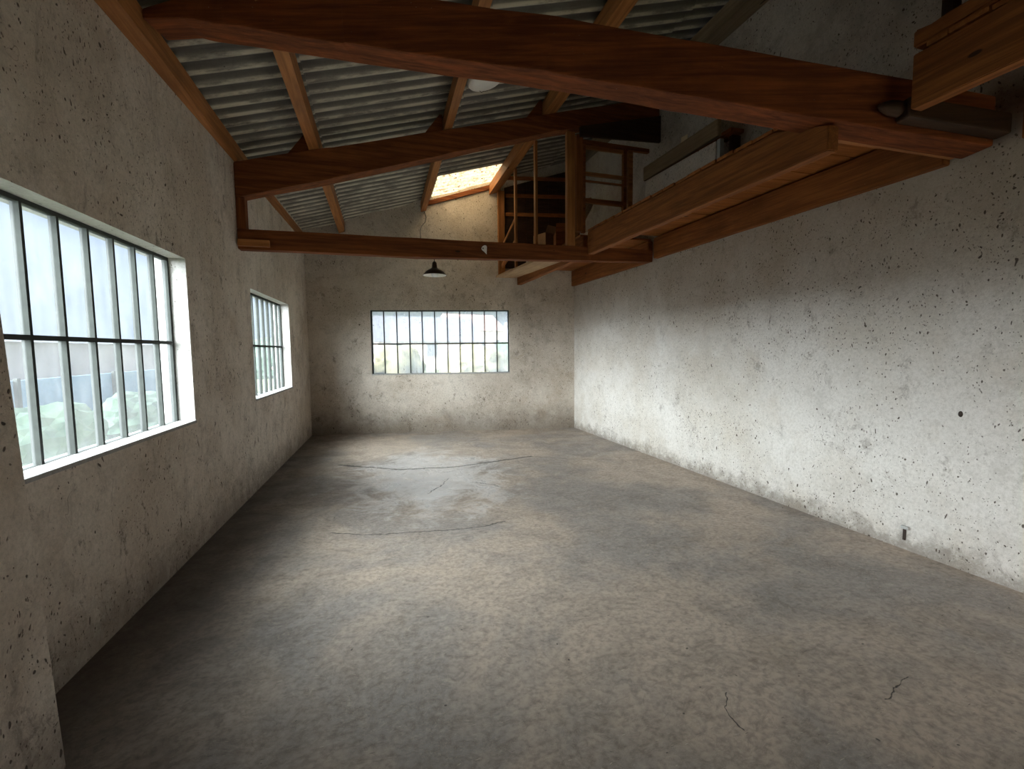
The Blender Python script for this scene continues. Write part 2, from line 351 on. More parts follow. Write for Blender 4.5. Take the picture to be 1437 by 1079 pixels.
def beam(name, A, B, st, thick, mat, parent=None, wob=0.004, bev=0.008, side=1):
    """Timber between plan points A and B (its near lower edge runs A-B, the body lies on the
    'side' of it); st = [(fraction, z_bottom, z_top), ...]; grain runs along the timber."""
    A = Vector(A); B = Vector(B); d = B - A; L = d.length
    ang = math.atan2(d.y, d.x)
    st = sorted(st)
    n = max(1, int(L/0.30)) if wob > 0 else 1
    fr = sorted(set([s[0] for s in st] + [round(i/n, 4) for i in range(n+1)]))
    def zz(f):
        for a, b in zip(st, st[1:]):
            if a[0] <= f <= b[0]:
                k = (f-a[0])/max(1e-9, b[0]-a[0])
                return a[1] + k*(b[1]-a[1]), a[2] + k*(b[2]-a[2])
        return st[-1][1], st[-1][2]
    z0 = st[0][1]
    bm = bmesh.new(); rings = []
    r = random.Random(hash(name) & 0 | int(abs(A.x*1000 + A.y*77 + st[0][1]*31)))
    for i, f in enumerate(fr):
        zb, zt = zz(f); w = wob if 0 < i < len(fr)-1 else 0
        j = lambda: r.uniform(-w, w)
        rings.append([bm.verts.new((L*f, y*side + j(), z - z0 + j())) for y, z in ((0, zb), (thick, zb), (thick, zt), (0, zt))])
    for a, b in zip(rings, rings[1:]):
        for k in range(4):
            bm.faces.new((a[k], a[(k+1) % 4], b[(k+1) % 4], b[k]))
    bm.faces.new(rings[0]); bm.faces.new(rings[-1][::-1])
    bmesh.ops.recalc_face_normals(bm, faces=bm.faces)
    if bev:
        ed = [e for e in bm.edges if e.calc_face_angle(0) > 0.6]
        bmesh.ops.bevel(bm, geom=ed, offset=bev, segments=2, affect='EDGES', profile=0.6)
    o = link(name, bm, mat, None)
    o.location = (A.x, A.y, z0); o.rotation_euler = (0, 0, ang)
    if parent:
        o.parent = parent; o.matrix_parent_inverse = Matrix.Translation(parent.location).inverted()
    return o

def stick(name, p0, p1, w, h, mat, parent=None, roll=0.0, bev=0.004):
    """straight squared timber whose axis runs p0-p1 (w sideways, h the other way)"""
    p0 = Vector(p0); p1 = Vector(p1); d = p1-p0; L = d.length
    bm = bmesh.new(); box(bm, 0, L, -w/2, w/2, -h/2, h/2)
    if bev: bevel(bm, bev)
    o = link(name, bm, mat)
    q = d.to_track_quat('X', 'Z')
    o.matrix_world = Matrix.Translation(p0) @ q.to_matrix().to_4x4() @ Matrix.Rotation(roll, 4, 'X')
    if parent:
        mw = o.matrix_world.copy(); o.parent = parent
        o.matrix_parent_inverse = Matrix.Translation(parent.location).inverted()
        o.matrix_basis = mw
    return o

def tube(name, pts, r, mat, parent=None, sides=10):
    bm = bmesh.new(); rings = []
    P = [Vector(p) for p in pts]
    for i, p in enumerate(P):
        t = (P[min(i+1, len(P)-1)] - P[max(i-1, 0)]).normalized()
        u = t.cross(Vector((0.3, 0.9, 0.2))).normalized(); v = t.cross(u)
        rings.append([bm.verts.new(p + (u*math.cos(a) + v*math.sin(a))*r) for a in [2*PI*k/sides for k in range(sides)]])
    for a, b in zip(rings, rings[1:]):
        for k in range(sides): bm.faces.new((a[k], a[(k+1) % sides], b[(k+1) % sides], b[k]))
    bm.faces.new(rings[0]); bm.faces.new(rings[-1][::-1])
    o = link(name, bm, mat, None, True)
    if parent:
        o.parent = parent; o.matrix_parent_inverse = Matrix.Translation(parent.location).inverted()
    return o

def lathe(name, prof, mat, parent=None, loc=(0, 0, 0), n=32, smooth=True, close=False):
    bm = bmesh.new(); rings = []
    for r, z in prof:
        rings.append([bm.verts.new((max(r, 1e-4)*math.cos(2*PI*k/n), max(r, 1e-4)*math.sin(2*PI*k/n), z)) for k in range(n)])
    for a, b in zip(rings, rings[1:]):
        for k in range(n): bm.faces.new((a[k], a[(k+1) % n], b[(k+1) % n], b[k]))
    if close:
        bm.faces.new(rings[0]); bm.faces.new(rings[-1][::-1])
    o = link(name, bm, mat, None, smooth); o.location = loc
    if parent: o.parent = parent
    return o

def attach(o, parent):
    o.parent = parent
    o.matrix_parent_inverse = Matrix.Translation(parent.location).inverted()
    return o

# ---------------------------------------------------------------- walls
def wall(name, mats, pt, us, zs, holes, thick, topz=None):
    """pt(u, depth) -> (x, y) on the wall plane at distance 'depth' behind the face.
    us, zs: break lines; holes: (u0, u1, z0, z1); topz(u): height of the sloping top."""
    bm = bmesh.new()
    us = sorted(set(us + [h[0] for h in holes] + [h[1] for h in holes]))
    zs = sorted(set(zs + [h[2] for h in holes] + [h[3] for h in holes]))
    zt = lambda u, z: topz(u) if (topz and z == zs[-1]) else z
    def V(u, z, d):
        x, y = pt(u, d); return (x, y, zt(u, z))
    inh = lambda u, z: any(h[0] < u < h[1] and h[2] < z < h[3] for h in holes)
    def quad(ps, mi=0):
        bm.faces.new([bm.verts.new(p) for p in ps]).material_index = mi
    for u0, u1 in zip(us, us[1:]):
        for z0, z1 in zip(zs, zs[1:]):
            if inh((u0+u1)/2, (z0+z1)/2): continue
            quad([V(u0, z0, 0), V(u1, z0, 0), V(u1, z1, 0), V(u0, z1, 0)])
            quad([V(u0, z0, thick), V(u0, z1, thick), V(u1, z1, thick), V(u1, z0, thick)])
    a, b, lo, hi = us[0], us[-1], zs[0], zs[-1]
    for u0, u1 in zip(us, us[1:]):
        quad([V(u0, hi, 0), V(u1, hi, 0), V(u1, hi, thick), V(u0, hi, thick)])
        quad([V(u0, lo, 0), V(u0, lo, thick), V(u1, lo, thick), V(u1, lo, 0)])
    for u in (a, b):
        for z0, z1 in zip(zs, zs[1:]): quad([V(u, z0, 0), V(u, z1, 0), V(u, z1, thick), V(u, z0, thick)])
    for h0, h1, z0, z1 in holes:
        quad([V(h0, z1, 0), V(h1, z1, 0), V(h1, z1, thick), V(h0, z1, thick)], 1)
        quad([V(h0, z0, 0), V(h0, z0, thick), V(h1, z0, thick), V(h1, z0, 0)], 1)
        quad([V(h0, z0, 0), V(h0, z1, 0), V(h0, z1, thick), V(h0, z0, thick)], 1)
        quad([V(h1, z0, 0), V(h1, z0, thick), V(h1, z1, thick), V(h1, z1, 0)], 1)
    bmesh.ops.remove_doubles(bm, verts=bm.verts, dist=0.0005)
    return struct(link(name, bm, mats))

W1 = (2.15, 4.00, 0.968, 2.205)      # left wall openings, along y
W2 = (5.565, 7.385, 0.968, 2.193)
WB = (-0.185, 2.292, 1.066, 2.237)   # far wall opening, along x
TH = 0.24
wall('wall_left', ['left', 'reveal'], lambda u, d: (XL(u) - d, u), [YR, 0, 2, 5, 8.86], [0, 1.5, 2.6, 3.4], [W1, W2], TH,
     lambda u: ROOF(XL(u)) + 0.0)
wall('wall_back', ['back', 'reveal'], lambda u, d: (u + 0.1697*d, YB(u) + d), [-1.45, 0, 1, 2, 3.70], [0, 1.5, 3.0, 4.0], [WB], TH,
     lambda u: ROOF(u) + 0.02)
wall('wall_right', ['right', 'reveal'], lambda u, d: (XR(u) + d, u), [YR, 0, 2, 5, 8.25], [0, 1.5, 3.0, 4.6], [], TH,
     lambda u: ROOF(XR(u)) + 0.0)
wall('wall_rear', ['old', 'old'], lambda u, d: (u, YR - d), [XL(YR)-0.02, 1, XR(YR)+0.02], [0, 2.6, 3.4], [(1.4, 3.1, 0.0, 2.0)], TH,  # unseen rear wall, kept dark to dim the beams; doorway added for fill light
     lambda u: ROOF(u) + 0.02)

# floor slab
bm = bmesh.new(); box(bm, -1.9, 4.2, YR-0.3, 9.1, -0.12, 0.0)
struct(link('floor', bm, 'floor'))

# leaning pier that thickens the left wall beside the first window
bm = bmesh.new()
hexa(bm, [(-1.48, 1.30, 0), (-1.149, 1.30, 0), (-1.149, 1.941, 0), (-1.451, 1.97, 0),
          (-1.46, 1.30, 3.38), (-1.155, 1.30, 3.38), (-1.155, 1.735, 3.38), (-1.455, 1.76, 3.38)])
bevel(bm, 0.012)
struct(link('trim_1', bm, 'left'))

# ---------------------------------------------------------------- roof of corrugated sheets
def corrugated(x0, x1, y0, y1, dz=0.0, thick=0.007, per=0.165, amp=0.029, nx=1):
    bm = bmesh.new()
    ny = int(round((y1-y0)/per*12)); top = []; bot = []
    for i in range(ny+1):
        y = y0 + (y1-y0)*i/ny
        w = amp*math.sin(2*PI*y/per)
        for lst, o_ in ((bot, 0.0), (top, thick)):
            lst.append([bm.verts.new((x0 + (x1-x0)*k/nx, y, ROOF(x0 + (x1-x0)*k/nx) + dz + w + o_)) for k in range(nx+1)])
    for i in range(ny):
        for k in range(nx):
            bm.faces.new((bot[i][k], bot[i+1][k], bot[i+1][k+1], bot[i][k+1]))
            bm.faces.new((top[i][k], top[i][k+1], top[i+1][k+1], top[i+1][k]))
        bm.faces.new((bot[i][0], top[i][0], top[i+1][0], bot[i+1][0]))
        bm.faces.new((bot[i][nx], bot[i+1][nx], top[i+1][nx], top[i][nx]))
    for i in (0, ny):
        for k in range(nx): bm.faces.new((bot[i][k], bot[i][k+1], top[i][k+1], top[i][k]))
    return bm
SKX0, SKX1, SKY0, SKY1 = 0.93, 2.02, 7.434, 8.496
roof = bmesh.new()
for i, (x0, x1, y0, y1, dz) in enumerate(((-1.85, -0.55, YR-0.3, 9.2, 0.000), (-0.60, 0.93, YR-0.3, 9.2, 0.012),
                          (0.90, 2.06, YR-0.3, SKY0, 0.024), (0.90, 2.06, SKY1, 9.2, 0.024), (2.02, 3.05, YR-0.3, 9.2, 0.036), (3.0, 4.1, YR-0.3, 9.2, 0.048))):
    b2 = corrugated(x0, x1, y0, y1, dz)
    me = bpy.data.meshes.new('tmp'); b2.to_mesh(me); b2.free(); roof.from_mesh(me); bpy.data.meshes.remove(me)
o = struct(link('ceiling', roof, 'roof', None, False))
o = struct(link('window_4', corrugated(SKX0-0.02, SKX1+0.02, SKY0, SKY1, 0.028, 0.003), 'sky_sheet'))

# ---------------------------------------------------------------- windows
def window(name, pt, rng, bays, glass, depth, edges=None):
    """steel frame with upright bars and one transom; pt(u, d) -> plan point"""
    u0, u1, z0, z1 = rng; zt = (z0+z1)/2 + 0.0
    root = struct(empty(name))
    def bar(bm, ua, ub, za, zb, d0, d1):
        P = lambda u, z, d: (*pt(u, d), z)
        hexa(bm, [P(ua, za, d0), P(ub, za, d0), P(ub, za, d1), P(ua, za, d1), P(ua, zb, d0), P(ub, zb, d0), P(ub, zb, d1), P(ua, zb, d1)])
    f = 0.022
    bm = bmesh.new()
    bar(bm, u0, u0+f, z0, z1, depth, depth+0.035); bar(bm, u1-f, u1, z0, z1, depth, depth+0.035)
    bar(bm, u0+f, u1-f, z0, z0+f, depth, depth+0.035); bar(bm, u0+f, u1-f, z1-f, z1, depth, depth+0.035)
    link('window_frame', bm, 'steel', root)
    us = [u0 + (u1-u0)*i/bays for i in range(1, bays)]
    for u in us:
        bm = bmesh.new(); bar(bm, u-0.009, u+0.009, z0+f, z1-f, depth-0.006, depth+0.028)
        link('glazing_bar', bm, 'steel', root)
    zm = edges if edges else zt
    bm = bmesh.new(); bar(bm, u0+f, u1-f, zm-0.012, zm+0.012, depth-0.010, depth-0.0065)
    bar(bm, u0+f, u1-f, zm-0.009, zm+0.009, depth-0.0065, depth+0.03)
    link('transom', bm, 'steel', root)
    bm = bmesh.new(); bar(bm, u0+f*0.5, u1-f*0.5, z0+f*0.5, z1-f*0.5, depth+0.0145, depth+0.0185)
    link('glass', bm, glass, root)
    # sill board of painted cement, slightly proud of the wall
    bm = bmesh.new(); bar(bm, u0-0.0, u1+0.0, z0-0.0, z0+0.022, -0.012, depth-0.001)
    bevel(bm, 0.004)
    link('window_sill', bm, 'sill', root)
    return root
LW = lambda u, d: (XL(u) - d, u)
BW = lambda u, d: (u + 0.1697*d, YB(u) + d)
window('window_1', LW, W1, 8, 'glass', 0.11, 1.578)
window('window_2', LW, W2, 8, 'glass', 0.11, 1.578)
window('window_3', BW, WB, 11, 'glass_far', 0.06, 1.628)

# ---------------------------------------------------------------- purlins under the roof
def purlin(label, xa, xb, y0, y1, drop=0.20, mat='purlin', left_wall=False, right_wall=False, cut=0.0):
    ncut = 14
    bm = bmesh.new(); rings = []
    r = random.Random(int(xa*100)+99)
    for i in range(ncut+1):
        y = y0 + (y1-y0)*i/ncut
        a = XL(y)+0.002 if left_wall else xa + r.uniform(-.003, .003)
        b = XR(y)-0.002 if right_wall else xb + r.uniform(-.003, .003)
        if y1 > 8 and i == ncut: ya = YB(a)-0.003; yb = YB(b)-0.003
        else: ya = yb = y
        e = 0.034                                      # top sits just under the valleys of the sheets
        rings.append([bm.verts.new(p) for p in ((a, ya, ROOF(a)-drop), (b, yb, ROOF(b)-drop), (b, yb, ROOF(b)-e), (a, ya, ROOF(a)-e))])
    for p, q in zip(rings, rings[1:]):
        for k in range(4): bm.faces.new((p[k], p[(k+1) % 4], q[(k+1) % 4], q[k]))
    bm.faces.new(rings[0]); bm.faces.new(rings[-1][::-1])
    bmesh.ops.recalc_face_normals(bm, faces=bm.faces)
    # local frame with x along the timber so the grain runs lengthways
    Mx = Matrix.Rotation(-PI/2, 4, 'Z')
    c = Vector(((xa+xb)/2, y0, ROOF(xa)-drop))
    bmesh.ops.translate(bm, verts=bm.verts, vec=-c); bmesh.ops.transform(bm, matrix=Mx, verts=bm.verts)
    o = link('roof_purlin', bm, mat); o.location = c; o.rotation_euler = (0, 0, PI/2)
    return tag(o, label, 'beam', 'roof purlins')
G = 'roof purlins'
purlin('orange timber purlin running along the top of the left wall', -1.36, -1.315, YR+0.05, 8.8, 0.19, left_wall=True)
purlin('slim orange purlin under the sheets, first one out from the left wall', -0.66, -0.565, YR+0.05, 8.69)
purlin('orange purlin under the sheets left of the bright roof light', 0.745, 0.84, YR+0.05, 8.46)
purlin('thick orange purlin between the bright roof light and the loft', 1.955, 2.115, YR+0.05, 8.25, 0.205)
purlin('dark purlin along the top of the right wall above the loft', 3.36, 3.5, YR+0.05, 8.03, 0.205, mat='grey_board', right_wall=True)

# ---------------------------------------------------------------- the truss across the middle of the room
TA = Vector((-1.352, 5.22)); TB = Vector((3.585, 5.423))
Tn = (TB-TA).normalized(); Tp = Vector((-Tn.y, Tn.x))
def T(x, d=0.0):             # plan point on the truss's near face at this x, d metres behind it
    p = TA + Tn*((x-TA.x)/Tn.x) + Tp*d
    return (p.x, p.y)
def fx(x): return (x-TA.x)/(TB.x-TA.x)
PZ = lambda x: ROOF(x)-0.207
o = beam('truss_rafter', T(-1.352), T(3.575), [(0, 3.035, PZ(-1.352)), (fx(-.49), 3.295, PZ(-.49)), (fx(.72), 3.69, PZ(.72)),
        (fx(2.1), 4.135, PZ(2.1)), (1, 4.50, PZ(3.575))], 0.17, 'truss', wob=0.005)
tag(o, 'heavy red-brown raking timber rising from the left wall above the tie beam', 'beam')
o = beam('tie_beam', T(-1.352), T(3.50), [(0, 2.537, 2.735), (fx(.45), 2.546, 2.757), (fx(1.55), 2.579, 2.775), (1, 2.645, 2.80)], 0.12, 'truss', wob=0.004)
tag(o, 'dark red horizontal tie beam crossing the room in front of the far window', 'beam')
tie = o
p = T(-1.31, 0.06)
o = stick('truss_post', (p[0], p[1], 2.738), (p[0], p[1], 3.045), 0.11, 0.08, 'truss')
tag(o, 'short upright timber at the left wall between tie beam and raking timber', 'post')
o = beam('timber_cleat', T(-1.345, -0.05), T(-1.06, -0.05), [(0, 2.560, 2.625), (1, 2.562, 2.627)], 0.048, 'purlin', wob=0, bev=0.003)
tag(o, 'short orange batten fixed on the face of the tie beam at the left wall', 'batten')
# white insulator plate on the tie
root = empty('fixing_plate', (T(1.186, -0.006)[0], T(1.186, -0.006)[1], 2.675))
tag(root, 'small white half-round plate fixed on the face of the tie beam', 'plate')
bm = bmesh.new()
prof = [(-0.028, 0.002)] + [(-0.028 + 0.0 + 0.05*(1-math.cos(a)) - 0.0, 0) for a in ()]
outline = [(0.030, -0.055), (0.034, 0.030), (0.024, 0.045), (0.004, 0.046), (-0.018, 0.034), (-0.030, 0.012), (-0.026, -0.006), (0.004, -0.028)]
vf = [bm.verts.new((x, -0.006, z)) for x, z in outline]; vb = [bm.verts.new((x, 0.005, z)) for x, z in outline]
bm.faces.new(vf); bm.faces.new(vb[::-1])
for i in range(len(outline)): j = (i+1) % len(outline); bm.faces.new((vf[i], vf[j], vb[j], vb[i]))
link('plate', bm, 'white', root)
o = lathe('screw', [(0.0, 0.004), (0.007, 0.003), (0.008, 0.0)], 'iron', root, (-0.012, -0.006, 0.010), 12); o.rotation_euler = (PI/2, 0, 0)

# wedge blocks that stop the purlins from sliding, standing on the rafter
def wedge(x, label):
    bm = bmesh.new(); h = 0.17; w = 0.20
    pts = [(-w, 0.0), (0, w*0.30), (0, h + 0.02)]
    z0 = PZ(x-w)
    slope = 0.28
    pts = [(-w, 0.0), (0.0, slope*w), (0.0, slope*w + h), (-0.03, slope*w + h)]
    a = [bm.verts.new((px, 0, pz)) for px, pz in pts]; b = [bm.verts.new((px, 0.09, pz)) for px, pz in pts]
    bm.faces.new(a); bm.faces.new(b[::-1])
    for i in range(4): j = (i+1) % 4; bm.faces.new((a[i], a[j], b[j], b[i]))
    bevel(bm, 0.004)
    o = link('wedge_block', bm, 'truss'); q = T(x-0.004, 0.04); o.location = (q[0], q[1], z0 + 0.012)
    o.rotation_euler = (0, 0, math.atan2(Tn.y, Tn.x))
    tag(o, label, 'wedge', 'wedge blocks on the raking timber')
wedge(-0.665, 'triangular wood block propping the slim purlin nearest the left wall')
wedge(0.740, 'triangular wood block propping the purlin left of the roof light')
wedge(1.950, 'triangular wood block propping the thick purlin beside the loft')

# ---------------------------------------------------------------- big near beam, leaning down to the right
NA = Vector((-1.421, 3.387)); NB = Vector((3.675, 1.930)); Nn = (NB-NA).normalized(); Np = Vector((-Nn.y, Nn.x))
def N(x, d=0.0):
    p = NA + Nn*((x-NA.x)/Nn.x) + Np*d
    return (p.x, p.y)
gx = lambda x: (x-NA.x)/(NB.x-NA.x)
nz = lambda x: 3.491 - 0.1668*(x+1.086)
a0 = -1.31
def gfx(x): return (x-a0)/(3.60-a0)
H = 0.318
o = beam('main_beam', N(a0), N(3.60), [(0, 3.487, 3.545), (gfx(-1.09), 3.491, 3.60), (gfx(-.9), nz(-.9), 3.655), (gfx(-.17), nz(-.17), nz(-.17)+H),
     (gfx(1.05), 3.155, 3.155+H), (gfx(1.78), 3.021, 3.021+H), (gfx(2.556), 2.88, 3.195), (gfx(3.16), 2.775, 3.08), (1, 2.70, 2.99)], 0.20, 'near', wob=0.004, bev=0.012)
tag(o, 'huge dark red timber beam sloping across the top of the view', 'beam')
# doubled timber and log end bolted on its near face by the loft
o = beam('packing_timber', N(3.02, -0.10), N(3.60, -0.10), [(0, 2.83, 2.945), (1, 2.73, 2.845)], 0.096, 'old', wob=0.003, bev=0.012)
tag(o, 'dark timber packed against the near face of the main beam at its right end', 'beam')
bm = bmesh.new()
r = random.Random(3); rings = []
for i in range(7):
    t_ = i/6; rr = 0.045*math.sqrt(max(0.05, 1-(1-t_)**2.2))
    rings.append([bm.verts.new((t_*0.13, rr*0.9*math.cos(a) + r.uniform(-.002, .002), rr*math.sin(a) + r.uniform(-.002, .002))) for a in [2*PI*k/16 for k in range(16)]])
for a, b in zip(rings, rings[1:]):
    for k in range(16): bm.faces.new((a[k], a[(k+1) % 16], b[(k+1) % 16], b[k]))
bm.faces.new(rings[0]); bm.faces.new(rings[-1][::-1])
o = link('log_stub', bm, 'old', None, True); q = N(2.885, -0.048); o.location = (q[0], q[1], 2.915)
o.rotation_euler = (0, 0.16, math.atan2(Nn.y, Nn.x))
tag(o, 'rounded grey log stub bolted to the main beam beside the dark packing timber', 'log')
o = beam('under_board', N(2.78, 0.203), N(3.57, 0.203), [(0, 2.842, 2.88), (1, 2.715, 2.76)], 0.04, 'purlin', wob=0.003, bev=0.003)
tag(o, 'thin orange board along the back lower edge of the main beam near the loft', 'board')

# ---------------------------------------------------------------- loft along the right wall
def FX(y): return 2.72 - 0.0345*y            # outer face of the loft's edge beam
def along(name, fxn, y0, y1, z0, z1, w, mat, seg=0.35, wob=0.003, top_wob=0.0, bev=0.006, notch=None):
    """timber running along y, near face at x = fxn(y), w wide to the right"""
    n = max(2, int((y1-y0)/seg)); bm = bmesh.new(); rings = []
    r = random.Random(int(z0*1000 + y0*10))
    c = Vector((fxn(y0), y0, z0))
    for i in range(n+1):
        y = y0 + (y1-y0)*i/n; x = fxn(y); j = lambda: r.uniform(-wob, wob) if 0 < i < n else 0
        tw = r.uniform(-top_wob, top_wob)
        if notch and y < notch[0]: tw = notch[1] - z1
        rings.append([bm.verts.new(Vector(p) - c) for p in ((x + j(), y, z0 + j()), (x+w, y, z0 + j()), (x+w, y, z1 + tw), (x + j(), y, z1 + tw))])
    for p, q in zip(rings, rings[1:]):
        for k in range(4): bm.faces.new((p[k], p[(k+1) % 4], q[(k+1) % 4], q[k]))
    bm.faces.new(rings[0]); bm.faces.new(rings[-1][::-1])
    bmesh.ops.recalc_face_normals(bm, faces=bm.faces)
    if bev:
        ed = [e for e in bm.edges if e.calc_face_angle(0) > 0.6]
        bmesh.ops.bevel(bm, geom=ed, offset=bev, segments=2, affect='EDGES')
    bmesh.ops.transform(bm, matrix=Matrix.Rotation(-PI/2, 4, 'Z'), verts=bm.verts)
    o = link(name, bm, mat); o.location = c; o.rotation_euler = (0, 0, PI/2)
    return o
ytie = lambda x: T(x, 0)[1]
ymb = lambda x: N(x, 0)[1]
o = along('loft_edge_beam', FX, ymb(2.65)+0.01, T(2.53, 0)[1]-0.004, 2.69, 2.965, 0.085, 'loft', top_wob=0.0, notch=(ymb(2.65)+0.215, 2.838))
tag(o, 'long amber edge beam of the loft between the main beam and the tie beam', 'beam', 'loft edge beams')
o = along('loft_edge_beam', FX, T(2.53, 0.125)[1], YB(2.45)-0.02, 2.69, 2.95, 0.085, 'loft')
tag(o, 'amber edge beam of the loft running on behind the tie beam to the far wall', 'beam', 'loft edge beams')
o = along('loft_edge_beam', lambda y: 2.95, YR+0.1, 1.99, 2.845, 3.145, 0.085, 'loft', top_wob=0.004)
tag(o, 'amber edge beam of the loft nearer than the main beam, at the top right', 'beam', 'loft edge beams')
RX = lambda y: XR(y)-0.075
o = along('loft_wall_beam', RX, ymb(3.6)+0.26, T(3.53)[1]-0.004, 2.69, 2.955, 0.072, 'loft')
tag(o, 'amber timber on the right wall carrying the loft boards, up to the tie beam', 'beam', 'loft wall timbers')
o = along('loft_wall_beam', RX, T(3.53, 0.125)[1], 7.98, 2.67, 2.945, 0.072, 'loft')
tag(o, 'amber timber on the right wall carrying the loft boards behind the tie beam', 'beam', 'loft wall timbers')
o = along('loft_wall_beam', RX, YR+0.1, ymb(3.6)-0.12, 2.69, 3.145, 0.072, 'loft')
tag(o, 'amber timber on the right wall carrying the loft boards nearer than the main beam', 'beam', 'loft wall timbers')

def deck(label, y0, y1, z=2.972, far=False, edge=None):
    bm = bmesh.new(); y = y0; r = random.Random(int(y0*10)+5); w = 0.175
    while y < y1-0.02:
        ye = min(y+w, y1); g = 0.004
        xa = (edge or FX(y))+0.004 + r.uniform(-.012, .004); zz = z + r.uniform(0, 0.004)
        yb0, yb1 = y+g, ye-g
        xb = XR(ye)-0.004
        if far and yb1 > YB(xb)-0.02: xb = min(xb, (8.608-yb1)/0.1697-0.03)
        if xb > xa+0.1: box(bm, xa, xb, yb0, yb1, zz, zz+0.024)
        y = ye
    c = Vector((2.7, y0, z)); bmesh.ops.translate(bm, verts=bm.verts, vec=-c)
    o = link('loft_deck', bm, 'deck'); o.location = c
    return tag(o, label, 'loft floor', 'loft floors')
deck('orange plank floor of the loft between the main beam and the tie beam', ymb(2.7)+0.26, T(3.0, 0)[1]-0.01)
deck('orange plank floor of the loft behind the tie beam', T(3.0, 0.15)[1]+0.02, 8.15, 2.955, True)
deck('orange plank floor of the loft nearer than the main beam', YR+0.1, 1.93, 3.150, edge=2.95)
# waney-edged log board lying along the near loft edge
o = along('edge_slab', lambda y: 2.955, 0.2, 2.00, 3.182, 3.275, 0.16, 'loft', seg=0.08, wob=0.006, top_wob=0.010, bev=0.012)
tag(o, 'rough waney-edged slab lying on the loft edge at the top right', 'board')
o = stick('loft_post', (3.17, 1.95, 3.18), (3.17, 1.95, ROOF(3.17)-0.03), 0.06, 0.065, 'old')
tag(o, 'dark upright post above the loft edge at the top right', 'post')

# ---- frame wall on the far part of the loft
o = beam('loft_sill_board', (2.06, 8.255), (2.06, 5.462), [(0, 2.822, 2.86), (1, 2.676, 2.714)], 0.36, 'pale', wob=0.003, bev=0.004, side=1)
tag(o, 'wide pale board running from the tie beam to the far wall beside the loft', 'board')
def sillz(y): return 2.714 + (2.86-2.714)*(y-5.462)/(8.255-5.462) + 0.002
gst = 'uprights of the loft frame wall'
def upright(x, y, wx, wy, ztop, label, name='frame_upright', mat='purlin'):
    o = stick(name, (x, y, sillz(y)), (x, y, ztop), wy, wx, mat); return tag(o, label, 'post', gst)
upright(2.150, 8.19, 0.12, 0.07, ROOF(2.15)-0.21, 'orange upright of the loft frame wall standing against the far wall')
upright(2.105, 7.10, 0.035, 0.075, ROOF(2.09)-0.215, 'slender upright of the loft frame wall nearest the far wall')
upright(2.105, 6.12, 0.035, 0.075, ROOF(2.09)-0.215, 'slender upright of the loft frame wall in the middle of the opening')
# short ladder rungs between the first two uprights
for k, (z0, z1, lb) in enumerate(((3.32, 3.70, 'upper sloping brace between the back upright and the slender upright'), (3.02, 3.36, 'lower sloping brace between the back upright and the slender upright'), (2.98, 3.22, 'third sloping brace, lowest of those by the back upright'))):
    o = stick('sloping_brace', (2.13, 8.14 - 0.05*k, z0), (2.115, 7.15, z1 - 0.1), 0.02, 0.035, 'purlin')
    tag(o, lb, 'brace', 'sloping braces of the loft frame wall')
q = T(2.32, 0.05)
o = stick('frame_upright', (q[0], q[1], 2.79), (q[0], q[1], 4.165), 0.07, 0.105, 'purlin')
tag(o, 'bright orange post standing on the tie beam under the raking timber', 'post', gst)
q = T(2.46, 0.09)
o = stick('frame_upright', (q[0], q[1], 2.99), (q[0], q[1], 4.165), 0.07, 0.085, 'loft')
tag(o, 'darker post right behind the bright orange post on the tie beam', 'post', gst)
o = beam('gusset_board', T(2.42, 0.006), T(3.57, 0.006), [(0, 4.10, 4.215), (1, 4.17, 4.50)], 0.04, 'old', wob=0.002, bev=0.003)
attach_y = None
o.location.y -= 0.052
tag(o, 'dark board fixed under the right end of the raking timber', 'board')

# glazed partition on the loft behind the truss
root = empty('glazed_partition', (*T(2.5, 0.10), 2.985))
tag(root, 'glazed wooden partition with two panes wide standing on the loft floor', 'partition')
def pb(name, xa, xb, za, zb, d0, d1, mat='loft', lab=None):
    bm = bmesh.new()
    a, b, c_, d_ = T(xa, d0), T(xb, d0), T(xb, d1), T(xa, d1)
    hexa(bm, [(*p, z) for z in (za, zb) for p in (a, b, c_, d_)])
    if mat != 'glass_clear': bevel(bm, 0.003)
    o = link(name, bm, mat); attach(o, root); return o
pb('frame_head', 2.51, 3.50, 4.085, 4.135, 0.10, 0.15)
pb('sash_head', 2.56, 3.11, 4.03, 4.075, 0.105, 0.135, 'purlin')
pb('stile', 3.11, 3.16, 2.985, 4.085, 0.10, 0.15)
pb('stile', 3.19, 3.25, 2.985, 4.085, 0.10, 0.15, 'purlin')
pb('stile', 2.51, 2.56, 2.985, 4.085, 0.10, 0.15)
pb('glazing_rail', 2.56, 3.11, 3.705, 3.745, 0.10, 0.14, 'purlin')
pb('glazing_rail', 2.56, 3.11, 3.625, 3.645, 0.105, 0.135)
pb('glazing_rail', 2.56, 3.11, 3.36, 3.42, 0.10, 0.14)
pb('pane', 2.56, 3.11, 3.0, 4.03, 0.118, 0.121, 'glass_clear')

